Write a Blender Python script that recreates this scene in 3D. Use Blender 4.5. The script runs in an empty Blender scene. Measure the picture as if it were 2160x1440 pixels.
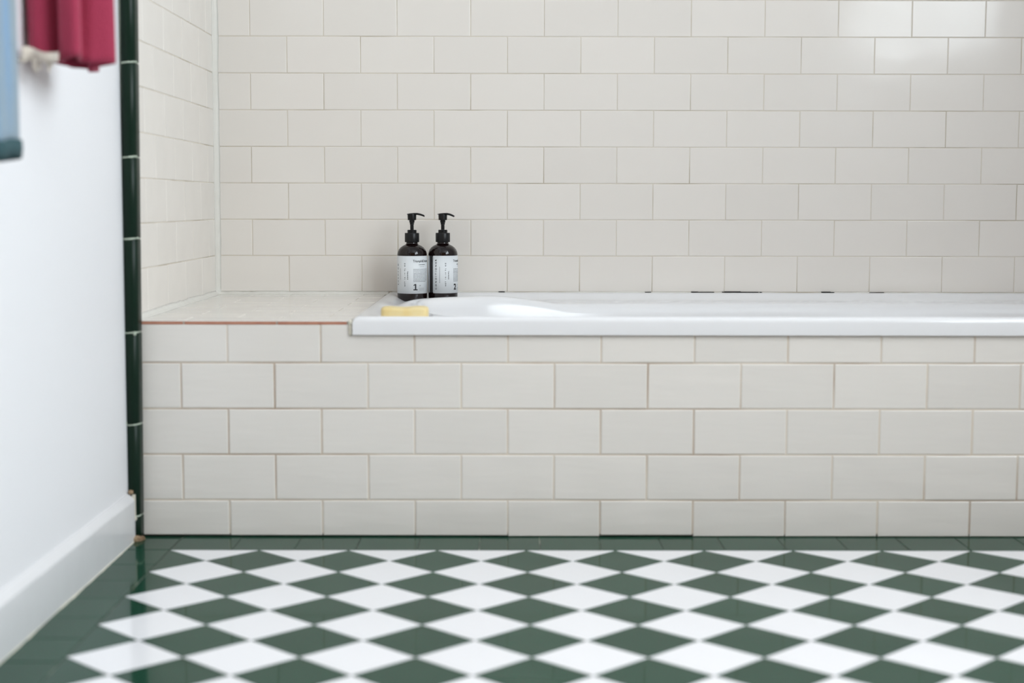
import bpy, bmesh, math, random
from mathutils import Vector, Matrix

random.seed(7)
S = bpy.context.scene
COL = S.collection

# ------------------------------------------------------------------ camera
CAM_H = 0.5465
PITCH, YAW, ROLL, FPX = -0.09162, 0.00331, 0.00179, 3176.4
cd = bpy.data.cameras.new('camera')
cam = bpy.data.objects.new('camera', cd)
COL.objects.link(cam)
cyw, syw, cp, sp = math.cos(YAW), math.sin(YAW), math.cos(PITCH), math.sin(PITCH)
fw = Vector((syw * cp, cyw * cp, sp))
rt = Vector((cyw, -syw, 0))
up = Vector((-syw * sp, -cyw * sp, cp))
cr, sr = math.cos(ROLL), math.sin(ROLL)
rt, up = rt * cr + up * sr, up * cr - rt * sr
M = Matrix((rt, up, -fw)).transposed().to_4x4()
M.translation = (0, 0, CAM_H)
cam.matrix_world = M
cd.sensor_width = 36
cd.lens = FPX / 2160 * 36
cd.clip_start = 0.02
cd.dof.use_dof = True
cd.dof.focus_distance = 3.07
cd.dof.aperture_fstop = 2.8
S.camera = cam

# ------------------------------------------------------------------ light
W = bpy.data.worlds.new('overcast_sky')
S.world = W
W.use_nodes = True
bg = W.node_tree.nodes['Background']
bg.inputs[0].default_value = (0.86, 0.94, 1.0, 1)
bg.inputs[1].default_value = 6.9

# room extents
XL, XP, XR = -0.608, -0.614, 1.46          # tiled alcove face, painted wall, right wall
YF, YB, YREAR = 2.4372, 3.1547, -1.2       # bath front face, back tile face, rear wall
ZC = 2.45
WIN_R = (-0.20, 1.75, 1.00, 2.25)          # right-hand window  y0 y1 z0 z1




def portal(name, loc, rot, sx, sy):
    l = bpy.data.lights.new(name, 'AREA')
    l.shape = 'RECTANGLE'
    l.size, l.size_y = sx, sy
    l.cycles.is_portal = True
    o = bpy.data.objects.new(name, l)
    o.location = loc
    o.rotation_euler = rot
    COL.objects.link(o)


portal('window_right_offscreen', (XR + 0.09, (WIN_R[0] + WIN_R[1]) / 2, (WIN_R[2] + WIN_R[3]) / 2),
       (0, math.pi / 2, 0), WIN_R[3] - WIN_R[2], WIN_R[1] - WIN_R[0])
vs = S.view_settings
vs.view_transform = 'Standard'
vs.look = 'None'
vs.gamma = 1
vs.use_curve_mapping = False
vs.exposure = 0.73


# ------------------------------------------------------------------ materials
def mat(name, col, rough=0.5, ior=1.5, var=0.0, noise=None, bump=None, spec=None, sheen=0, metal=0):
    """noise=(scale, colour2, low, high, (sx,sy,sz)); bump=(scale, distance, (sx,sy,sz), detail)"""
    m = bpy.data.materials.new(name)
    m.use_nodes = True
    nt = m.node_tree
    N, L = nt.nodes, nt.links
    b = N['Principled BSDF']
    b.inputs['Roughness'].default_value = rough
    b.inputs['IOR'].default_value = ior
    b.inputs['Metallic'].default_value = metal
    if spec is not None:
        b.inputs['Specular IOR Level'].default_value = spec
    if sheen:
        b.inputs['Sheen Weight'].default_value = sheen
        b.inputs['Sheen Roughness'].default_value = 0.4
    c4 = (*col, 1)
    b.inputs['Base Color'].default_value = c4
    tc = N.new('ShaderNodeTexCoord')
    geo = N.new('ShaderNodeNewGeometry')
    src = None

    def mapped(sc):
        mp = N.new('ShaderNodeMapping')
        mp.inputs['Scale'].default_value = sc
        L.new(geo.outputs['Position'], mp.inputs['Vector'])
        return mp.outputs['Vector']
    if noise:
        sc, c2, lo, hi, st = noise
        n = N.new('ShaderNodeTexNoise')
        n.inputs['Scale'].default_value = sc
        n.inputs['Detail'].default_value = 4
        L.new(mapped(st), n.inputs['Vector'])
        mr = N.new('ShaderNodeMapRange')
        mr.inputs['From Min'].default_value = lo
        mr.inputs['From Max'].default_value = hi
        L.new(n.outputs['Fac'], mr.inputs['Value'])
        mx = N.new('ShaderNodeMix')
        mx.data_type = 'RGBA'
        L.new(mr.outputs['Result'], mx.inputs['Factor'])
        mx.inputs['A'].default_value = c4
        mx.inputs['B'].default_value = (*c2, 1)
        src = mx.outputs['Result']
    if var:
        oi = N.new('ShaderNodeObjectInfo')
        mr = N.new('ShaderNodeMapRange')
        mr.inputs['To Min'].default_value = 1 - var
        mr.inputs['To Max'].default_value = 1 + var
        L.new(oi.outputs['Random'], mr.inputs['Value'])
        hs = N.new('ShaderNodeHueSaturation')
        L.new(mr.outputs['Result'], hs.inputs['Value'])
        if src:
            L.new(src, hs.inputs['Color'])
        else:
            hs.inputs['Color'].default_value = c4
        src = hs.outputs['Color']
    if src:
        L.new(src, b.inputs['Base Color'])
    if bump:
        sc, dist, st, det = bump
        n = N.new('ShaderNodeTexNoise')
        n.inputs['Scale'].default_value = sc
        n.inputs['Detail'].default_value = det
        L.new(mapped(st), n.inputs['Vector'])
        bp = N.new('ShaderNodeBump')
        bp.inputs['Strength'].default_value = 1
        bp.inputs['Distance'].default_value = dist
        L.new(n.outputs['Fac'], bp.inputs['Height'])
        L.new(bp.outputs['Normal'], b.inputs['Normal'])
    return m


MT = mat('cream_wall_tile', (0.80, 0.755, 0.70), 0.14, 1.38, var=0.018, bump=(9, 0.0011, (1, 1, 1.6), 1))
MTF = mat('cream_panel_tile', (0.80, 0.755, 0.70), 0.15, 1.45, var=0.02, bump=(14, 0.0012, (0.55, 1, 2.6), 2))
MG = mat('beige_grout', (0.66, 0.60, 0.51), 0.9, noise=(7, (0.40, 0.34, 0.25), 0.5, 0.75, (1, 1, 1)))
MGF = mat('stained_grout', (0.72, 0.63, 0.52), 0.9, noise=(6, (0.40, 0.29, 0.20), 0.42, 0.72, (1, 1, 1)))
MGD = mat('dark_floor_grout', (0.10, 0.10, 0.085), 0.9, noise=(9, (0.45, 0.43, 0.35), 0.56, 0.68, (1, 1, 1)))
MSEAL = mat('white_sealant', (0.76, 0.735, 0.675), 0.5, noise=(30, (0.72, 0.695, 0.63), 0.45, 0.8, (1, 1, 1)),
            bump=(40, 0.001, (1, 1, 1), 2))
MGREEN = mat('dark_green_glazed_tile', (0.016, 0.060, 0.036), 0.07, 1.18, var=0.08, bump=(6, 0.0006, (1, 1, 1), 1))
MTRIM = mat('dark_green_trim_glaze', (0.006, 0.019, 0.011), 0.34, 1.25, bump=(30, 0.0008, (1, 1, 0.3), 2))
MWHITE = mat('white_glazed_floor_tile', (0.90, 0.885, 0.895), 0.09, 1.35, var=0.012, bump=(6, 0.0006, (1, 1, 1), 1))
MPAINT = mat('white_wall_paint', (0.82, 0.81, 0.82), 0.6, bump=(160, 0.0004, (1, 1, 1), 3))
MSKIRT = mat('white_gloss_paint', (0.77, 0.76, 0.765), 0.22, 1.45, bump=(14, 0.0009, (1, 1, 1), 2))
MCEIL = mat('ceiling_paint', (0.82, 0.82, 0.81), 0.8)
MREAR = mat('rear_timber_lining', (0.30, 0.17, 0.085), 0.5)
MRIGHT = mat('right_wall_paint', (0.82, 0.82, 0.82), 0.6)
MBATH = mat('white_bath_enamel', (0.82, 0.81, 0.81), 0.14, 1.45)
MTERRA = mat('raw_terracotta_biscuit', (0.50, 0.22, 0.14), 0.85, noise=(60, (0.42, 0.17, 0.11), 0.4, 0.7, (1, 1, 1)))
MGAP = mat('black_mould', (0.012, 0.011, 0.010), 0.9)
MGLASS = mat('dark_amber_bottle', (0.0075, 0.0032, 0.003), 0.04, 1.45)
MPLAST = mat('black_plastic', (0.006, 0.006, 0.0065), 0.35, 1.35)
MLABEL = mat('white_paper_label', (0.76, 0.785, 0.80), 0.5)
MINK = mat('black_ink', (0.015, 0.015, 0.018), 0.6)
MINKG = mat('grey_ink', (0.17, 0.175, 0.185), 0.6)
MSOAP = mat('yellow_soap', (0.83, 0.68, 0.36), 0.5, noise=(40, (0.80, 0.62, 0.28), 0.4, 0.65, (1, 1, 1)))
MRED = mat('crimson_terry', (0.36, 0.032, 0.075), 0.95, sheen=0.12, bump=(420, 0.002, (1, 1, 1), 2))
MBLUE = mat('blue_terry', (0.19, 0.33, 0.50), 0.95, sheen=0.4, bump=(420, 0.002, (1, 1, 1), 2),
            noise=(14, (0.26, 0.33, 0.37), 0.4, 0.6, (1, 1, 0.25)))
MHEM = mat('dark_teal_hem', (0.035, 0.085, 0.095), 0.95, bump=(420, 0.002, (1, 1, 1), 2))
MCREAM = mat('cream_cotton', (0.62, 0.55, 0.47), 0.95, noise=(60, (0.46, 0.41, 0.37), 0.45, 0.65, (1, 1, 1)))
MMORT = mat('crumbly_mortar', (0.36, 0.25, 0.15), 0.95, noise=(120, (0.15, 0.085, 0.045), 0.45, 0.65, (1, 1, 1)),
            bump=(160, 0.004, (1, 1, 1), 3))
MTGROUT = mat('pale_trim_grout', (0.46, 0.52, 0.42), 0.9)
MCAULK = mat('old_cream_caulk', (0.70, 0.66, 0.55), 0.7, bump=(60, 0.003, (1, 1, 1), 3))
MMETAL = mat('brushed_steel', (0.6, 0.6, 0.6), 0.3, metal=1)
MWOOD = mat('white_window_paint', (0.8, 0.8, 0.8), 0.4)


# ------------------------------------------------------------------ mesh helpers
def link(name, me, m, parent=None, loc=None, rot=None):
    o = bpy.data.objects.new(name, me)
    if m and not me.materials:
        me.materials.append(m)
    COL.objects.link(o)
    if parent:
        o.parent = parent
    if loc is not None:
        o.location = loc
    if rot is not None:
        o.rotation_euler = rot
    return o


def pydata(name, v, f, smooth=False):
    me = bpy.data.meshes.new(name)
    me.from_pydata(v, [], f)
    me.update()
    if smooth:
        me.polygons.foreach_set('use_smooth', [True] * len(me.polygons))
    return me


def boxes_mesh(name, bs):
    v, f = [], []
    for (x0, x1, y0, y1, z0, z1) in bs:
        k = len(v)
        v += [(x0, y0, z0), (x1, y0, z0), (x1, y1, z0), (x0, y1, z0), (x0, y0, z1), (x1, y0, z1), (x1, y1, z1), (x0, y1, z1)]
        f += [tuple(k + i for i in q) for q in ((0, 3, 2, 1), (4, 5, 6, 7), (0, 1, 5, 4), (1, 2, 6, 5), (2, 3, 7, 6), (3, 0, 4, 7))]
    return pydata(name, v, f)


def struct(name, bs, m):
    o = link(name, boxes_mesh(name, bs), m)
    o['kind'] = 'structure'
    return o


def tag(o, label, cat, group=None):
    o['label'] = label
    o['category'] = cat
    if group:
        o['group'] = group
    return o


def empty(name, loc):
    o = bpy.data.objects.new(name, None)
    o.location = loc
    o.empty_display_size = 0.02
    COL.objects.link(o)
    return o


def grid_faces(nu, nv, closed_u=False):
    f = []
    for j in range(nv - 1):
        for i in range(nu if closed_u else nu - 1):
            a, b = j * nu + i, j * nu + (i + 1) % nu
            f.append((a, b, b + nu, a + nu))
    return f


def lathe(name, prof, seg=48, cap=True):
    v, n = [], len(prof)
    for r, z in prof:
        for i in range(seg):
            a = 2 * math.pi * i / seg
            v.append((r * math.cos(a), r * math.sin(a), z))
    f = grid_faces(seg, n, True)
    if cap:
        f.append(tuple(reversed(range(seg))))
        f.append(tuple(range((n - 1) * seg, n * seg)))
    return pydata(name, v, f, True)


def autosmooth(me, deg=35):
    """mark edges sharper than deg"""
    bm = bmesh.new()
    bm.from_mesh(me)
    for e in bm.edges:
        if len(e.link_faces) == 2 and e.calc_face_angle(0) > math.radians(deg):
            e.smooth = False
    bm.to_mesh(me)
    bm.free()
    return me


def smoothstep(a, b, x):
    t = min(1, max(0, (x - a) / (b - a)))
    return t * t * (3 - 2 * t)


# ------------------------------------------------------------------ tiles
AX = {'back': (Vector((1, 0, 0)), Vector((0, 0, 1)), Vector((0, -1, 0))),
      'left': (Vector((0, -1, 0)), Vector((0, 0, 1)), Vector((1, 0, 0))),
      'top': (Vector((1, 0, 0)), Vector((0, 1, 0)), Vector((0, 0, 1)))}
TCACHE = {}


def tile_mesh(orient, pts, bev, thick, m):
    """pts: convex polygon (a,b) counter-clockwise about the tile centre"""
    key = (orient, tuple((round(a, 5), round(b, 5)) for a, b in pts), bev, m.name)
    if key in TCACHE:
        return TCACHE[key]
    A, B, Nn = AX[orient]
    n = len(pts)
    ins = []
    for i in range(n):
        p0, p1, p2 = Vector(pts[i - 1]), Vector(pts[i]), Vector(pts[(i + 1) % n])
        d1, d2 = (p1 - p0).normalized(), (p2 - p1).normalized()
        n1, n2 = Vector((-d1.y, d1.x)), Vector((-d2.y, d2.x))
        ins.append(p1 + (n1 + n2) / (1 + n1.dot(n2)) * bev)
    v = [A * a + B * b - Nn * thick for a, b in pts]
    v += [A * a + B * b - Nn * bev * 0.55 for a, b in pts]
    mid = [Vector(p) * 0.4 + q * 0.6 for p, q in zip(pts, ins)]
    v += [A * p.x + B * p.y - Nn * bev * 0.14 for p in mid]
    v += [A * p.x + B * p.y for p in ins]
    f = []
    for r in range(3):
        for i in range(n):
            j = (i + 1) % n
            f.append((r * n + i, r * n + j, r * n + n + j, r * n + n + i))
    f.append(tuple(range(3 * n, 4 * n)))
    me = pydata('tile', [tuple(p) for p in v], f)
    TCACHE[key] = me
    return me


def tile(parent, orient, c, pts, m, bev=0.0012, thick=0.005, tilt=0.003, name='tile'):
    me = tile_mesh(orient, pts, bev, thick, m)
    A, B, Nn = AX[orient]
    cl = lambda v, m_: max(-m_, min(m_, v))
    ax = A * cl(random.gauss(0, tilt), 1.5 * tilt) + B * cl(random.gauss(0, tilt * 0.6), tilt)
    return link(name, me, m, parent, c, Matrix.Rotation(ax.length, 3, ax.normalized()).to_euler() if ax.length > 1e-9 else None)


def rect(w, h):
    return [(-w / 2, -h / 2), (w / 2, -h / 2), (w / 2, h / 2), (-w / 2, h / 2)]


PW, PH, J = 0.152, 0.07541, 0.0014

# ------------------------------------------------------------------ room shell
ZT = CAM_H + 0.41761                        # row boundary 0 on the back wall
NUP = 5                                     # courses built above the top of the picture
ZTOP = ZT + NUP * PH
wall_back = struct('wall_back', [(-0.72, XR + 0.1, YB + 0.0007, YB + 0.1, 0, ZTOP)], MG)
struct('wall_back_upper', [(-0.72, XR + 0.1, YB, YB + 0.1, ZTOP, ZC)], MPAINT)
wall_alcove = struct('wall_left_alcove', [(-0.72, XL - 0.0007, 2.425, YB + 0.0007, 0, ZTOP)], MG)
struct('wall_left_alcove_upper', [(-0.72, XL, 2.425, YB, ZTOP, ZC)], MPAINT)
wall_left = struct('wall_left', [(-0.72, XP, YREAR, 2.425, 0, ZC)], MPAINT)
y0, y1, z0, z1 = WIN_R
struct('wall_right', [(XR, XR + 0.1, YREAR, y0, 0, ZC), (XR, XR + 0.1, y1, YB + 0.1, 0, ZC),
                      (XR, XR + 0.1, y0, y1, 0, z0), (XR, XR + 0.1, y0, y1, z1, ZC)], MRIGHT)
struct('wall_rear', [(-0.72, XR + 0.1, YREAR - 0.1, YREAR, 0, ZC)], MREAR)
# unseen timber-coloured leaf against the left wall, added to bounce warm light
struct('added_bounce_leaf', [(XP + 0.004, XP + 0.044, 0.35, 1.25, 0.085, 2.05)], MREAR)
struct('ceiling', [(-0.72, XR + 0.1, YREAR - 0.1, YB + 0.1, ZC, ZC + 0.1)], MCEIL)


def window(name, orient, a0, a1, z0, z1, plane):
    t = 0.05
    bars = [(a0, a1, z0, z0 + t), (a0, a1, z1 - t, z1), (a0, a0 + t, z0 + t, z1 - t), (a1 - t, a1, z0 + t, z1 - t),
            ((a0 + a1) / 2 - t / 2, (a0 + a1) / 2 + t / 2, z0 + t, z1 - t)]
    if orient == 'x':
        bs = [(plane + 0.02, plane + 0.06, p, q, r, s) for p, q, r, s in bars]
    else:
        bs = [(p, q, plane - 0.06, plane - 0.02, r, s) for p, q, r, s in bars]
    struct(name, bs, MWOOD)


window('window_1', 'x', *WIN_R, XR)

# ---- floor: slab, then tiles one by one
floor = struct('floor', [(-0.72, XR + 0.1, YREAR - 0.1, YB + 0.1, -0.1, -0.0010)], MGD)
D, FX, FY, FR = 0.14065, -0.39104, 2.34135, -0.0005
KMAX, RMAX = 12, 9
g = 0.0007
h = D / 2


def fpos(k, r):
    a, b = k * D, -r * D
    return (FX + a * math.cos(FR) - b * math.sin(FR), FY + a * math.sin(FR) + b * math.cos(FR), 0)


dia = [(0, -h + g), (h - g, 0), (0, h - g), (-h + g, 0)]
tri_near = [(-h + 2 * g, -g / 2), (0, -h + g), (h - 2 * g, -g / 2)]
tri_right = [(g / 2, -h + 2 * g), (h - g, 0), (g / 2, h - 2 * g)]
for r in range(0, RMAX):
    for k in range(-1, KMAX):
        tile(floor, 'top', fpos(k + 0.5, r), tri_near if r == 0 else dia, MWHITE, 0.0007, 0.0009, 0.0012, 'white_floor_tile')
    for k in range(-1, KMAX):
        tile(floor, 'top', fpos(k, r + 0.5), tri_right if k == -1 else dia, MGREEN, 0.0007, 0.0009, 0.0012, 'green_floor_tile')
# green border along the bath panel
bw = 0.0975
xb = -0.5315
i = 0
yb0, yb1 = FY + 0.0008, YF + 0.003
while xb < XR - 0.02:
    tile(floor, 'top', (xb + bw / 2, (yb0 + yb1) / 2, 0), rect(bw - 0.0012, yb1 - yb0), MGREEN, 0.0008, 0.0009, 0.002, 'green_border_tile')
    xb += bw
# green border along the left wall
yy = YF + 0.003
bx0, bx1 = -0.612, -0.5325
hh = 0.0975
while yy > 0.9:
    tile(floor, 'top', ((bx0 + bx1) / 2, yy - hh / 2, 0), rect(bx1 - bx0 - 0.0012, hh - 0.0012), MGREEN, 0.0008, 0.0009, 0.002, 'green_border_tile')
    yy -= hh

# ---- back wall tiles
XB0 = -0.53235
for row in range(-NUP, 9):
    zc = ZT - (row + 0.5) * PH
    zlo, zhi = zc - PH / 2 + J / 2, zc + PH / 2 - J / 2
    if zlo < 0.30:
        continue
    off = 0.0 if row % 2 == 0 else 0.5
    edges = [XL + 0.001] + [XB0 + (off + k) * PW for k in range(0, 14)]
    edges = [e for e in edges if e < XR - 0.02] + [XR - 0.001]
    for a, b in zip(edges[:-1], edges[1:]):
        w = b - a
        tile(wall_back, 'back', ((a + b) / 2, YB + random.uniform(0, 0.0002), (zlo + zhi) / 2),
             rect(PW - J, PH - J) if abs(w - PW) < 1e-6 else rect(w - J, PH - J), MT)
# ---- alcove side wall tiles
YJ = 2.62498
for row in range(-NUP, 9):
    zc = ZT - (row + 0.5) * PH
    if zc - PH / 2 < 0.30:
        continue
    off = 0.5 if row % 2 == 1 else 0.0
    edges = [2.428] + [YJ + (off + k) * PW for k in range(-1, 5) if 2.45 < YJ + (off + k) * PW < YB - 0.02] + [YB - 0.001]
    for a, b in zip(edges[:-1], edges[1:]):
        tile(wall_alcove, 'left', (XL - random.uniform(0, 0.0002), (a + b) / 2, zc),
             rect(PW - J, PH - J) if abs(b - a - PW) < 1e-6 else rect(b - a - J, PH - J), MT)

# ---- tiled bath surround: panel and ledge
BX0 = -0.2505                                # left edge of the bath
ZLEDGE = 0.3558
surround = struct('wall_bath_panel', [(-0.612, XR, YF + 0.0011, YF + 0.035, 0.0055, 0.333),
                                      (-0.612, XR, YF + 0.016, YF + 0.035, -0.001, 0.0056),
                                      (-0.612, BX0 - 0.002, YF + 0.0009, YF + 0.035, 0.333, 0.3496)], MGF)
ledge = struct('wall_bath_ledge', [(-0.612, BX0 - 0.002, YF + 0.0012, YB, 0.3496, ZLEDGE - 0.0010),
                                   (-0.612, BX0 - 0.002, YF + 0.035, YB, 0, 0.3496)], mat('ledge_grout', (0.50, 0.45, 0.38), 0.9))
JF = 0.0022
XF0 = -0.45477
zb = [0.3496, 0.2872, 0.2118, 0.1364, 0.0609, 0.0018]
for row in range(5):
    off = 0.0 if row % 2 == 0 else 0.5
    zhi, zlo = zb[row] - JF / 2, zb[row + 1] + JF / 2
    if row == 0:
        zhi = 0.3496
    edges = [-0.600] + [XF0 + (off + k) * PW for k in range(-1, 14)]
    edges = [edges[0]] + [e for e in edges[1:] if -0.59 < e < XR - 0.02] + [XR - 0.001]
    for a, b in zip(edges[:-1], edges[1:]):
        z0_, z1_ = zlo, zhi
        if row == 4:
            z0_ = random.choice([0.0010, 0.0014, 0.0022, 0.0030])
        if row == 0 and a > BX0 - 0.05:
            z1_ = 0.3325
        if row == 0 and a < BX0 < b:
            # the tile that runs under the corner of the bath is notched
            xm, zm = (a + b) / 2, z0_
            xn = BX0 - 0.004
            pts = [(a + JF / 2 - xm, 0), (b - JF / 2 - xm, 0), (b - JF / 2 - xm, 0.3325 - zm), (xn - xm, 0.3325 - zm),
                   (xn - xm, 0.3496 - zm), (a + JF / 2 - xm, 0.3496 - zm)]
            tile(surround, 'back', (xm, YF, zm), pts, MTF, 0.0013, tilt=0.001)
            continue
        w = b - a
        tile(surround, 'back', ((a + b) / 2 + random.uniform(-.0004, .0004), YF + random.uniform(0, 0.0005), (z0_ + z1_) / 2),
             rect(w - JF, z1_ - z0_), MTF, 0.0015, tilt=0.0032)
# ledge top tiles
yl = YF + 0.0004
row = 0
while yl < YB - 0.004:
    y2 = min(yl + PH, YB - 0.001)
    offs = [-0.5249, -0.374] if row % 2 == 0 else [-0.4495, -0.2985]
    edges = [XL + 0.001] + offs + [BX0 - 0.003]
    for a, b in zip(edges[:-1], edges[1:]):
        tile(ledge, 'top', ((a + b) / 2, (yl + y2) / 2, ZLEDGE - random.uniform(0, .0003)), rect(b - a - 0.0012, y2 - yl - 0.0009), MT,
             0.001, 0.0012, 0.002, 'ledge_tile')
    yl = y2
    row += 1
# raw terracotta front edges of the first ledge row
for a, b in ((-0.600, -0.5262), (-0.5232, -0.3752), (-0.3722, -0.2605)):
    me = boxes_mesh('tile_edge', [(a, b, YF - 0.0002, YF + 0.0013, 0.3499, ZLEDGE - 0.0016)])
    o = link('raw_tile_edge', me, MTERRA, ledge)
    o['label'] = 'unglazed terracotta edge'


# ---- sealant beads
def bead(name, parent, p0, p1, na, nb, wa, wb, m, seg=60, jit=0.0012, lump=0.0):
    """fillet bead from p0 to p1; na, nb unit vectors along the two surfaces away from the corner"""
    p0, p1, na, nb = map(Vector, (p0, p1, na, nb))
    v = []
    ja = jb = 0
    for i in range(seg + 1):
        p = p0.lerp(p1, i / seg)
        ja = 0.7 * ja + random.gauss(0, jit * .6)
        jb = 0.7 * jb + random.gauss(0, jit * .6)
        a, b = max(0.001, wa + ja), max(0.001, wb + jb)
        back = -(na + nb) * 0.0012
        prof = [na * a + back * 0.4, na * a * 0.52 + nb * b * 0.14, na * a * 0.3 + nb * b * 0.3, nb * b * 0.52 + na * a * 0.14,
                nb * b + back * 0.4, back]
        v += [tuple(p + q) for q in prof]
    f = grid_faces(6, seg + 1, True)
    f += [tuple(range(6)), tuple(reversed(range(seg * 6, seg * 6 + 6)))]
    me = pydata(name, v, f, True)
    return link(name, me, m, parent)


_vb = bead('trim_2', None, (XL, YB, ZLEDGE), (XL, YB, ZTOP), (1, 0, 0), (0, -1, 0), 0.0115, 0.015, MSEAL, 70, 0.0007)
_vb['kind'] = 'structure'
bead('sealant_bead', ledge, (XL, YB, ZLEDGE), (BX0 + 0.002, YB, ZLEDGE), (0, 0, 1), (0, -1, 0), 0.007, 0.012, MSEAL, 40, 0.0012)
bead('sealant_bead', ledge, (XL, YF + 0.01, ZLEDGE), (XL, YB, ZLEDGE), (1, 0, 0), (0, 0, 1), 0.012, 0.010, MSEAL, 60, 0.0012)

# ---- green pencil trim at the end of the tiled wall
trim = struct('trim_1', [(-0.613, -0.601, 2.416, 2.434, 0, ZTOP)], MTGROUT)
TZ0, TZ1 = 0.0, 0.864


def trim_x(z):                               # the trim leans very slightly
    t = (z - 0.009) / 0.855
    return -0.6080 + 0.0080 * t              # centre line


TJ = []
for ypx in (1090, 897, 703, 505, 333, 133):
    TJ.append(CAM_H - 2.412 * math.tan(math.atan((ypx - 720) / FPX) - PITCH))
TJ = [0.0] + TJ + [TJ[-1] + 0.152, ZTOP]
for a, b in zip(TJ[:-1], TJ[1:]):
    v = []
    n = 18
    for z in (a + 0.0009, a + 0.0019, b - 0.0019, b - 0.0009):
        rr = 0.0122 if z in (a + 0.0019, b - 0.0019) else 0.0114
        for i in range(n + 1):
            an = math.pi * (1.0 + 1.0 * i / n)
            v.append((trim_x(z) + rr * math.cos(an) * 1.0, 2.420 + rr * 0.9 * math.sin(an), z))
        v.append((trim_x(z) + rr, 2.437, z))
        v.append((trim_x(z) - rr, 2.437, z))
    nn = n + 3
    f = grid_faces(nn, 4, True) + [tuple(reversed(range(nn))), tuple(range(3 * nn, 4 * nn))]
    me = autosmooth(pydata('trim_tile', v, f, True), 40)
    link('trim_tile', me, MTRIM, trim)
for z in TJ[1:-1]:
    th = random.uniform(0.0009, 0.0014)
    prof = []
    v, n = [], 14
    for dz in (-th, th):
        for i in range(n + 1):
            an = math.pi * (1 + i / n)
            rr = 0.0123 + random.uniform(-.0003, .0006)
            v.append((trim_x(z) + rr * math.cos(an), 2.420 + rr * .9 * math.sin(an), z + dz + random.uniform(-.0007, .0007) + 0.0012 * math.cos(an)))
        v.append((trim_x(z) + 0.011, 2.437, z + dz))
        v.append((trim_x(z) - 0.011, 2.437, z + dz))
    nn = n + 3
    link('joint', pydata('joint', v, grid_faces(nn, 2, True) + [tuple(reversed(range(nn))), tuple(range(nn, 2 * nn))], True), MTGROUT, trim)


def lump(name, parent, c, s, m, seed, label=None, sub=3, rough=0.35):
    bm = bmesh.new()
    bmesh.ops.create_icosphere(bm, subdivisions=sub, radius=1)
    rn = random.Random(seed)
    ph = [Vector((rn.uniform(-9, 9), rn.uniform(-9, 9), rn.uniform(-9, 9))) for _ in range(5)]
    for vv in bm.verts:
        d = sum(math.sin(vv.co.dot(p) + i) for i, p in enumerate(ph)) / 5
        vv.co = vv.co * (1 + rough * d)
        vv.co = Vector((vv.co.x * s[0], vv.co.y * s[1], vv.co.z * s[2]))
    me = bpy.data.meshes.new(name)
    bm.to_mesh(me)
    bm.free()
    me.polygons.foreach_set('use_smooth', [True] * len(me.polygons))
    o = link(name, me, m, parent, c)
    if label:
        o['label'] = label
    return o


lump('mortar_crumb', trim, (-0.6045, 2.405, 0.0025), (0.013, 0.012, 0.0055), MMORT, 3, 'crumbling brown mortar')
lump('mortar_crumb', trim, (-0.5945, 2.412, 0.0022), (0.006, 0.008, 0.004), MMORT, 5)
lump('grout_blob', trim, (-0.5975, 2.4088, TJ[3] - 0.001), (0.0024, 0.0015, 0.0035), MTGROUT, 8)
lump('grout_blob', trim, (-0.6145, 2.4088, TJ[2] + 0.003), (0.002, 0.0015, 0.003), MTGROUT, 9)
# ragged caulk between painted wall and trim
for (za, zb_) in ((0.12, 0.165), (0.20, 0.24), (0.30, 0.335), (0.365, 0.42), (0.46, 0.475), (0.52, 0.60), (0.63, 0.66)):
    bead('caulk_fleck', trim, (trim_x(za) - 0.0125, 2.424, za), (trim_x(zb_) - 0.0125, 2.424, zb_), (1, 0, 0), (0, -1, 0), 0.0022, 0.011, MCAULK, 10, 0.0012)

# ---- skirting board on the painted wall
SH, SX = 0.078, -0.6025
yE = 2.4065
v = []
prof = [(XP - 0.002, -0.0008), (SX, -0.0008), (SX, SH - 0.012), (SX - 0.0018, SH - 0.0085), (SX - 0.0095, SH), (XP - 0.002, SH + 0.0005)]
ny = 24
for j in range(ny + 1):
    y = YREAR + (yE - YREAR) * j / ny
    for (x, z) in prof:
        v.append((x + (random.gauss(0, 0.0002) if x > XP else 0), y, z))
f = grid_faces(len(prof), ny + 1, True)
f += [tuple(range(len(prof))), tuple(reversed(range(ny * len(prof), (ny + 1) * len(prof))))]
skirt = link('baseboard_left', autosmooth(pydata('baseboard_left', v, f, True), 14), MSKIRT)
skirt['kind'] = 'structure'
o = link('end_caulk', boxes_mesh('end_caulk', [(-0.6065, -0.6018, yE - 0.0015, yE + 0.0075, 0.033, 0.0755)]), MCAULK, skirt)
o['label'] = 'cream caulk strip at the end of the board'
lump('caulk_blob', skirt, (-0.6035, yE + 0.002, 0.036), (0.0032, 0.003, 0.004), MCAULK, 15)
lump('caulk_blob', skirt, (-0.608, yE - 0.002, SH + 0.002), (0.004, 0.005, 0.0035), MMORT, 17)
bead('floor_caulk', skirt, (SX, 1.0, 0), (SX, yE, 0), (1, 0, 0), (0, 0, 1), 0.0022, 0.0026, MCAULK, 90, 0.0012)

# ------------------------------------------------------------------ bathtub
BY0 = 2.4315
CX, CY = (BX0 + XR) / 2, (BY0 + YB - 0.001) / 2
HX, HY = (XR - BX0) / 2, (YB - 0.001 - BY0) / 2
EA, EB, EN = HX - 0.075, HY - 0.104, 2.5


def zrim(y):
    return 0.3631 - 0.0025 * (y - 2.425) / 0.73


def se(t, a, b):
    c, s = math.cos(t), math.sin(t)
    return (math.copysign(abs(c) ** (2 / EN), c) * a, math.copysign(abs(s) ** (2 / EN), s) * b)


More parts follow.
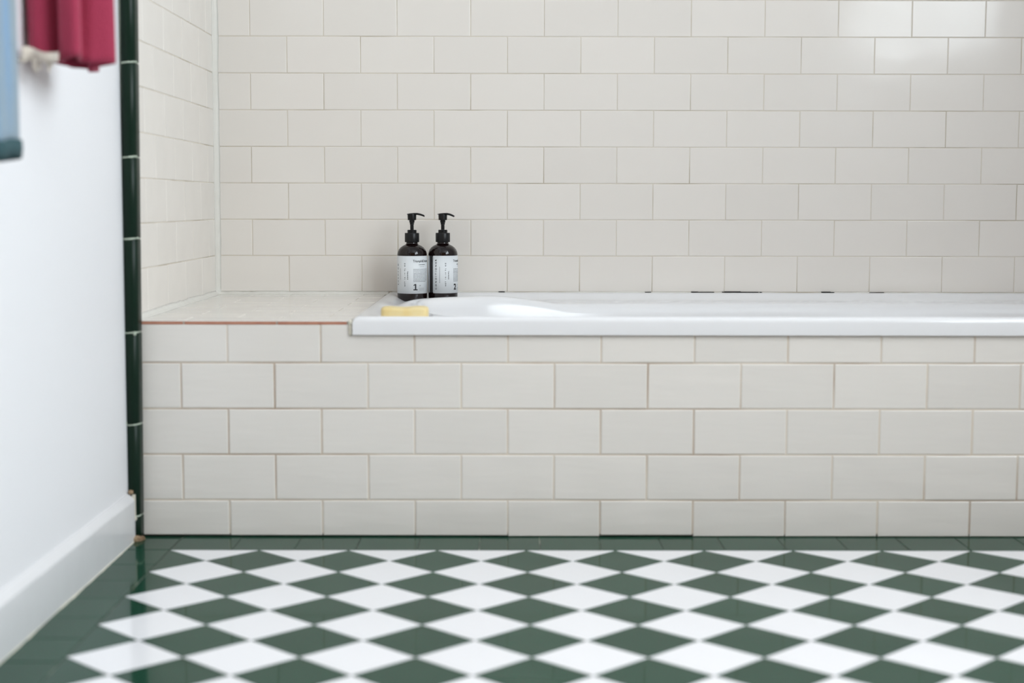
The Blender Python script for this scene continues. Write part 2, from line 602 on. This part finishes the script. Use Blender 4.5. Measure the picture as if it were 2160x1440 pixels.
tc_ = math.atan(((HY / HX) * (EA / EB)) ** (EN / 2))
ts = sorted(set([2 * math.pi * i / 176 for i in range(176)] + [tc_, math.pi - tc_, math.pi + tc_, 2 * math.pi - tc_]))
NT = len(ts)


def outer(px, py, d):
    k = min((HX - d) / max(1e-9, abs(px)), (HY - d) / max(1e-9, abs(py)))
    return (px * k, py * k)


rings = []
# underside return, face, rounded top edge
for d, dz in ((0.0062, 'b'), (0.0, 'b'), (0.0, -0.010), (0.0006, -0.0062), (0.0022, -0.0028), (0.0048, -0.0008), (0.0082, 0.0)):
    ring = []
    for t in ts:
        ex, ey = se(t, EA, EB)
        x, y = outer(ex, ey, d)
        z = 0.3335 if dz == 'b' else zrim(CY + y) + dz
        ring.append((CX + x, CY + y, z))
    rings.append(ring)


def deck_z(x, y, din):
    dout = min(HX - abs(x), HY - abs(y))
    z = zrim(CY + y) - 0.0142 * smoothstep(0.010, 0.05, dout)
    w = 1 - smoothstep(-0.04, 0.12, CX + x)
    return z + w * 0.0172 * smoothstep(-0.14, 0.02, y) * math.exp(-(din / 0.036) ** 2)


for s in (0.93, 0.85, 0.75, 0.63, 0.5, 0.38, 0.27, 0.18, 0.1, 0.045, 0.0):
    ring = []
    for t in ts:
        ex, ey = se(t, EA, EB)
        ox, oy = outer(ex, ey, 0.0082)
        x, y = ex + (ox - ex) * s, ey + (oy - ey) * s
        ring.append((CX + x, CY + y, deck_z(x, y, math.hypot(x - ex, y - ey))))
    rings.append(ring)
for ins, drop in ((0.006, 0.0008), (0.012, 0.003), (0.017, 0.007), (0.021, 0.013), (0.024, 0.022), (0.034, 0.08), (0.05, 0.17),
                  (0.07, 0.235), (0.10, 0.28), (0.14, 0.296), (0.19, 0.30), (0.245, 0.302)):
    ring = []
    for t in ts:
        ex, ey = se(t, EA, EB)
        z0_ = deck_z(ex, ey, 0)
        x, y = se(t, EA - ins * (1 + 1.2 * smoothstep(0.03, 0.2, ins)), EB - ins)
        zz = z0_ - drop
        ring.append((CX + x, CY + y, max(zz, 0.05)))
    rings.append(ring)
v = [p for r in rings for p in r]
f = grid_faces(NT, len(rings), True)
f.append(tuple(range((len(rings) - 1) * NT, len(rings) * NT)))
bath_me = autosmooth(pydata('bath_shell', v, f, True), 50)
bath = empty('bathtub', (CX, CY, 0.0))
tag(bath, 'white enamelled built-in bathtub set into the tiled surround', 'bathtub')
shell = link('shell', bath_me, MBATH, bath)
shell.matrix_parent_inverse = Matrix.Translation((-CX, -CY, 0))
# wall joint along the back rim, with blackened gaps
wb = bead('sealant_bead', bath, (BX0 + 0.01, YB, zrim(YB) - 0.001), (XR - 0.002, YB, zrim(YB) - 0.001), (0, 0, 1), (0, -1, 0), 0.0022, 0.003, MSEAL, 120, 0.0006)
wb.matrix_parent_inverse = Matrix.Translation((-CX, -CY, 0))
for px0, px1, hgt in ((1051, 1064, 1.2), (1360, 1373, .9), (1458, 1472, 1.6), (1472, 1506, .9), (1523, 1530, 1.4), (1528, 1562, 2.2), (1562, 1600, 1.3),
                      (1602, 1607, 1.2), (1733, 1752, 1.9), (1752, 1760, 1.1), (1834, 1865, .7)):
    xa, xb_ = (px0 - 1069) / FPX * 3.155, (px1 - 1069) / FPX * 3.155
    o = link('mould_gap', boxes_mesh('mould_gap', [(xa, xb_, YB - 0.0032, YB + 0.001, 0.3606, 0.3606 + 0.001 * hgt)]), MGAP, bath)
    o.matrix_parent_inverse = Matrix.Translation((-CX, -CY, 0))
# ragged caulk at the front corner of the bath
for (z_, s_, sd) in ((0.352, (0.004, 0.002, 0.005), 31), (0.344, (0.0035, 0.002, 0.006), 32), (0.337, (0.003, 0.002, 0.005), 33)):
    o = lump('corner_caulk', bath, (BX0 - 0.0035, YF - 0.001, z_), s_, MCAULK, sd)
    o.matrix_parent_inverse = Matrix.Translation((-CX, -CY, 0))


# ------------------------------------------------------------------ bottles
def text_data(body, size, bold=0.0, spacing=1.0):
    c = bpy.data.curves.new('txt', 'FONT')
    c.body = body
    c.size = size
    c.space_character = spacing
    c.offset = bold
    c.resolution_u = 3
    o = bpy.data.objects.new('txt', c)
    COL.objects.link(o)
    dg = bpy.context.evaluated_depsgraph_get()
    me = bpy.data.meshes.new_from_object(o.evaluated_get(dg))
    vv = [tuple(p.co) for p in me.vertices]
    ff = [tuple(p.vertices) for p in me.polygons]
    bpy.data.objects.remove(o)
    bpy.data.curves.remove(c)
    bpy.data.meshes.remove(me)
    return vv, ff


def wrap(items, R):
    """items: (verts(u,v), faces); u arc length to the right of the label's left edge, v height"""
    V, F = [], []
    for vv, ff in items:
        k = len(V)
        V += vv
        F += [tuple(k + i for i in q) for q in ff]
    return V, F


def fit_text(body, size, u, v, rot=False, width=None, bold=0.0, spacing=1.0, height=None):
    """place text so that its box starts at (u, v); rot: reads bottom to top with box starting at (u,v)"""
    vv, ff = text_data(body, size, 0.0, spacing)
    xs, ys = [p[0] for p in vv], [p[1] for p in vv]
    x0_, y0_, w, hgt = min(xs), min(ys), max(xs) - min(xs), max(ys) - min(ys)
    sx = width / w if width else 1
    sy = height / hgt if height else sx
    out, faces = [], []
    for da, db in ((0, 0), (bold, 0), (0, bold), (bold, bold)) if bold else ((0, 0),):
        k = len(out)
        for p in vv:
            a, b = (p[0] - x0_) * sx + da, (p[1] - y0_) * sy + db
            out.append((u + (hgt * sy - b), v + a) if rot else (u + a, v + b))
        faces += [tuple(k + i for i in q) for q in ff]
    return out, faces


def bar(u, v, w, hgt):
    return [(u, v), (u + w, v), (u + w, v + hgt), (u, v + hgt)], [(0, 1, 2, 3)]


def dashes(u, v, w, hgt, rn, rot=False):
    """a line of print too small to read: short marks"""
    V, F = [], []
    p = 0
    while p < w:
        ln = rn.uniform(0.0005, 0.0024)
        ln = min(ln, w - p)
        q, fc = bar(u, v + p, hgt, ln) if rot else bar(u + p, v, ln, hgt)
        k = len(V)
        V += q
        F += [tuple(k + i for i in fc[0])]
        p += ln + rn.uniform(0.0003, 0.0006)
    return V, F


BR = 0.0302


def bottle(name, label, x, y, z, word, number, turn, spout_turn, seed):
    rn = random.Random(seed)
    root = empty(name, (x, y, z))
    tag(root, label, 'pump bottle', 'pump bottles on the bath rim')
    prof = [(0.0, 0.0012), (0.020, 0.0008), (0.0235, 0.0), (0.0265, 0.0006), (0.0288, 0.0026), (0.0299, 0.0058), (BR, 0.0095), (BR, 0.094),
            (0.0299, 0.0972), (0.0288, 0.1012), (0.0268, 0.1052), (0.0238, 0.1088), (0.0200, 0.1117), (0.0164, 0.1136), (0.0135, 0.1150),
            (0.0120, 0.1165), (0.0116, 0.1185), (0.0116, 0.1215)]
    link('body', lathe('bottle_body', prof, 64), MGLASS, root)
    # paper label: an almost complete wrap with a gap; angles measured from the camera side, to the right
    R1 = BR + 0.00025
    zl0, zl1 = 0.0165, 0.0925

    def cyl(u, vv, r):
        th = u / BR + math.radians(turn)     # 0 = facing the camera (-y)
        return (r * math.sin(th), -r * math.cos(th), zl0 + vv)
    span = math.radians(338) * BR
    hgt = zl1 - zl0
    na, V = 120, []
    cr_ = 0.0022
    for i in range(na + 1):
        u = span * i / na
        e = min(u, span - u)
        c = cr_ - math.sqrt(max(0, cr_ ** 2 - (cr_ - e) ** 2)) if e < cr_ else 0
        V.append(cyl(u, c, R1))
        V.append(cyl(u, hgt - c, R1))
    F = [(2 * i, 2 * i + 2, 2 * i + 3, 2 * i + 1) for i in range(na)]
    lm = pydata('label', V, F, True)
    lab = link('paper_label', lm, MLABEL, root)
    sol = lab.modifiers.new('thickness', 'SOLIDIFY')
    sol.thickness = 0.0002
    sol.offset = 0
    d = math.radians(1) * BR
    # heights on the label from the bottom, in metres
    black, grey = [], []
    if word == 'SHAMPOO':
        black.append(fit_text(word, 0.0042, 13.2 * d, 0.017, True, 0.0425, 0.00032, 1.9, 0.0028))
        grey.append(dashes(31 * d, 0.0275, 0.023, 0.0009, rn, True))
    else:
        black.append(fit_text(word, 0.0042, 12.2 * d, 0.0075, True, 0.0610, 0.00030, 1.7, 0.0031))
        grey.append(dashes(29 * d, 0.021, 0.033, 0.0009, rn, True))
    black.append(fit_text('NET 10.14 FL OZ', 0.003, 51 * d, 0.0145, True, 0.047, 0.00022, 1.6, 0.0021))
    black.append(fit_text('300ML', 0.003, 62.5 * d, 0.0285, True, 0.0168, 0.00022, 1.4, 0.0021))
    black.append(fit_text('Triumph&Disaster', 0.006, 85 * d, 0.0618, False, 0.0400, 0.00018, 1.0, 0.0062))
    grey.append(dashes(108 * d, 0.0577, 0.016, 0.0016, rn))
    grey.append(dashes(112 * d, 0.0541, 0.012, 0.0006, rn))
    for kk in range(10):
        grey.append(dashes(86 * d, 0.0238 + kk * 0.00275, 0.036 - (0.006 if kk == 0 else rn.uniform(0, .003)), 0.00105, rn))
    if number == '1':
        u1, v1 = 86 * d, 0.0068
        black.append(bar(u1, v1, 0.0086, 0.0021))
        black.append(bar(u1 + 0.0032, v1 + 0.0021, 0.0026, 0.0106))
        black.append(([(u1 + 0.0003, v1 + 0.0088), (u1 + 0.0003, v1 + 0.0106), (u1 + 0.0032, v1 + 0.0127), (u1 + 0.0032, v1 + 0.0103)], [(0, 3, 2, 1)]))
    else:
        black.append(fit_text(number, 0.012, 88 * d, 0.0068, False, 0.0068, 0.0010, 1, 0.0113))
    grey.append(dashes(110 * d, 0.0165, 0.0035, 0.0008, rn))
    grey.append(dashes(110.5 * d, 0.0152, 0.0028, 0.0007, rn))
    for kk in range(4):
        grey.append(dashes(109 * d, 0.0066 + kk * 0.0015, 0.0125, 0.0003, rn))
    for nm, items, m, rr in (('print', black, MINK, R1 + 0.00022), ('fine_print', grey, MINKG, R1 + 0.0002)):
        VV, FF = wrap(items, BR)
        bm = bmesh.new()
        bv = [bm.verts.new((a, b, 0)) for a, b in VV]
        for q in FF:
            bm.faces.new([bv[i] for i in q])
        uu = min(a for a, b in VV)
        while nm == 'print' and uu < max(a for a, b in VV):
            bmesh.ops.bisect_plane(bm, geom=bm.verts[:] + bm.edges[:] + bm.faces[:], plane_co=(uu, 0, 0), plane_no=(1, 0, 0))
            uu += 0.0012
        for q in bm.verts:
            q.co = cyl(q.co.x, q.co.y, rr)
        pm = bpy.data.meshes.new(nm)
        bm.to_mesh(pm)
        bm.free()
        po = link(nm, pm, m, lab)
        if nm == 'fine_print':
            po['kind'] = 'stuff'
    # pump
    col = [(0.0128, 0.1196), (0.0146, 0.1198), (0.0148, 0.1206), (0.0148, 0.1376), (0.0142, 0.1384), (0.0094, 0.1385), (0.0093, 0.1440), (0.0086, 0.1447), (0.004, 0.1447)]
    cme = lathe('collar', col, 48)
    link('collar', autosmooth(cme, 40), MPLAST, root)
    stem = [(0.0036, 0.144), (0.0036, 0.1552), (0.0044, 0.1556), (0.0044, 0.1590), (0.0053, 0.1596), (0.0055, 0.1650)]
    link('stem', autosmooth(lathe('stem', stem, 24), 40), MPLAST, root)
    # head: skirt and curved spout in one piece
    hd = [(0.0080, 0.1642), (0.0086, 0.1645), (0.0090, 0.1752), (0.0086, 0.1768), (0.004, 0.1775)]
    hm = lathe('head', hd, 36)
    bm = bmesh.new()
    bm.from_mesh(hm)
    secs = [(-0.0096, 0.1762, 0.0062, 0.0009), (-0.004, 0.1768, 0.0084, 0.0015), (0.004, 0.1771, 0.0080, 0.0019), (0.011, 0.1768, 0.0056, 0.0022),
            (0.017, 0.1757, 0.0044, 0.0021), (0.022, 0.1741, 0.0038, 0.0020), (0.0256, 0.1724, 0.0036, 0.0019)]
    rings_ = []
    for (sx_, zc, hy, hz) in secs:
        rings_.append([bm.verts.new((sx_, hy * math.cos(2 * math.pi * i / 12), zc + hz * math.sin(2 * math.pi * i / 12))) for i in range(12)])
    for a, b in zip(rings_[:-1], rings_[1:]):
        for i in range(12):
            bm.faces.new((a[i], a[(i + 1) % 12], b[(i + 1) % 12], b[i]))
    bm.faces.new(rings_[0])
    bm.faces.new(list(reversed(rings_[-1])))
    bmesh.ops.recalc_face_normals(bm, faces=bm.faces)
    bmesh.ops.rotate(bm, verts=bm.verts, cent=(0, 0, 0), matrix=Matrix.Rotation(math.radians(spout_turn), 3, 'Z'))
    bm.to_mesh(hm)
    bm.free()
    hm.polygons.foreach_set('use_smooth', [True] * len(hm.polygons))
    link('pump_head', autosmooth(hm, 45), MPLAST, root)
    return root


BZ = 0.3474
bottle('shampoo_bottle', 'dark amber shampoo pump bottle whose white label carries a large 1', -0.1935, 3.068, BZ, 'SHAMPOO', '1', -78, 0, 1)
bottle('conditioner_bottle', 'dark amber conditioner pump bottle whose white label carries a large 2', -0.1315, 3.083, BZ, 'CONDITIONER', '2', -40, -28, 2)

# ------------------------------------------------------------------ soap
bm = bmesh.new()
bmesh.ops.create_cube(bm, size=1)
bmesh.ops.subdivide_edges(bm, edges=bm.edges, cuts=10, use_grid_fill=True)
for vv in bm.verts:
    x, y, z = vv.co * 2
    # rounded box by superellipsoid pull, worn hollow across the middle
    n = 7.0
    k = (abs(x) ** n + abs(y) ** n + abs(z) ** n) ** (1 / n)
    x, y, z = x / k, y / k, z / k
    hollow = 0.16 * math.exp(-((x + 0.08) / 0.45) ** 2)
    wig = 1 + 0.03 * math.sin(3 * x + 1) + 0.02 * math.sin(5 * y)
    vv.co = (x * 0.0395, y * 0.024 * wig, (z * (1 - (hollow if z > 0 else 0)) + 1) * 0.0128)
me = bpy.data.meshes.new('soap')
bm.to_mesh(me)
bm.free()
me.polygons.foreach_set('use_smooth', [True] * len(me.polygons))
soap = link('soap_bar', me, MSOAP, None, (-0.1705, 2.508, 0.3495), (0, 0, 0.03))
tag(soap, 'worn pale yellow bar of soap on the corner of the bath rim', 'soap')


# ------------------------------------------------------------------ towels
def towel(name, label, hook, cx, cy, wx, wy, zb_, m, seed, folds, slant=0.0):
    """towel gathered on a peg: a pleated loop of cloth falling from the peg"""
    rn = random.Random(seed)
    nu, nz = 96, 36
    ph = [rn.uniform(0, 6.28) for _ in range(4)]
    V = []
    for j in range(nz + 1):
        t = j / nz                            # 0 bottom, 1 top
        gather = 0.22 + 0.78 * (1 - smoothstep(0.35, 1.0, t))
        for i in range(nu):
            a = 2 * math.pi * i / nu
            r = 1 + 0.36 * math.sin(folds * a + ph[0] + 0.5 * t) + 0.08 * math.sin((folds * 2 + 1) * a + ph[1] - 0.8 * t)
            px = wx * r * math.cos(a) * gather
            py = wy * r * math.sin(a) * gather
            X = cx * (1 - smoothstep(0.4, 1, t)) + hook[0] * smoothstep(0.4, 1, t) + px
            X = max(X, XP + 0.0035 + 0.002 * math.sin(9 * a))
            Y = cy + py
            zz = zb_ + (hook[2] - zb_) * t
            zz += (1 - t) * (0.0035 * math.sin(2 * a + ph[2]) + 0.0025 * math.sin(5 * a + ph[3]))
            zz += (1 - t) * slant * (-math.cos(a) - 0.6 * math.sin(a))
            V.append((X, Y, zz))
    F = grid_faces(nu, nz + 1, True)
    F.append(tuple(range(nz * nu, (nz + 1) * nu)))
    root = empty(name, (cx, cy, zb_))
    tag(root, label, 'towel')
    inv = Matrix.Translation((-cx, -cy, -zb_))
    c = link('cloth', pydata('cloth', V, F, True), m, root)
    c.matrix_parent_inverse = inv
    s = c.modifiers.new('thickness', 'SOLIDIFY')
    s.thickness = 0.005
    s.offset = -1
    return root, inv, V, nu


def peg(hook, label):
    o = link('wall_peg', lathe('peg', [(0.018, 0), (0.018, 0.006), (0.007, 0.008), (0.007, 0.05), (0.012, 0.056), (0.012, 0.062), (0.004, 0.066)], 24), MMETAL,
             None, (XP, hook[1], hook[2] - 0.006), (0, math.pi / 2, 0))
    tag(o, label, 'wall peg')


hr = (XP + 0.04, 1.965, 1.06)
peg(hr, 'steel wall peg holding the crimson towel')
rt_, inv, V, nu = towel('red_towel', 'crimson terry towel with a cream fringed edge on the white wall', hr, -0.5620, 1.965, 0.0400, 0.044, 0.725, MRED, 4, 5, 0.004)
# cream hem and tassels, on the wall side of the bottom edge
hem = []
n = 22
for j, (zz, off) in enumerate(((0.738, 0.0), (0.731, 0.001), (0.7255, 0.002))):
    for i in range(n):
        t = i / (n - 1)
        hem.append((XP + 0.006 + 0.046 * t, 1.912 + 0.005 * math.sin(6 * t) - off,
                    zz + 0.003 * math.sin(5 * t + 1) - (0.009 * (1 - t) ** 3 if j == 2 else 0) - 0.004 * t))
hm_ = link('fringed_hem', pydata('hem', hem, grid_faces(n, 3), True), MCREAM, rt_)
hm_.matrix_parent_inverse = inv
sm = hm_.modifiers.new('thickness', 'SOLIDIFY')
sm.thickness = 0.003
hm_['label'] = 'cream fringed hem'
rn = random.Random(3)
for (tx, ln, dx) in ((0.007, 0.008, -0.008), (0.021, 0.017, 0.001), (0.0245, 0.019, 0.0), (0.028, 0.016, 0.0015), (0.039, 0.018, 0.001), (0.042, 0.012, 0.002)):
    vv, R_ = [], 0.0024
    for s in range(6):
        t = s / 5
        for i in range(6):
            a = i * math.pi / 3
            vv.append((XP + tx + dx * t + R_ * math.cos(a) * (1 - .4 * t), 1.910 + R_ * math.sin(a), 0.727 - ln * t))
    o = link('tassel', pydata('tassel', vv, grid_faces(6, 6, True) + [tuple(range(6)), tuple(reversed(range(30, 36)))], True), MCREAM, rt_)
    o.matrix_parent_inverse = inv

hb_ = (XP + 0.04, 1.66, 1.06)
peg(hb_, 'steel wall peg holding the blue towel')
bt_, inv2, V, nu = towel('blue_towel', 'pale blue terry towel with a dark hem hanging on the white wall', hb_, -0.587, 1.66, 0.034, 0.085, 0.609, MBLUE, 11, 4)
V0 = V[:nu]
hv = []
for dz, k in ((0.004, 1.02), (-0.004, 1.03), (-0.016, 1.0)):
    for (x, y, z) in V0:
        hv.append((max(XP + 0.002, -0.587 + (x + 0.587) * k), 1.66 + (y - 1.66) * k, z + dz))
o = link('dark_hem', pydata('dark_hem', hv, grid_faces(nu, 3, True), True), MHEM, bt_)
o.matrix_parent_inverse = inv2
s = o.modifiers.new('thickness', 'SOLIDIFY')
s.thickness = 0.004
s.offset = 0
o['label'] = 'dark teal hem'
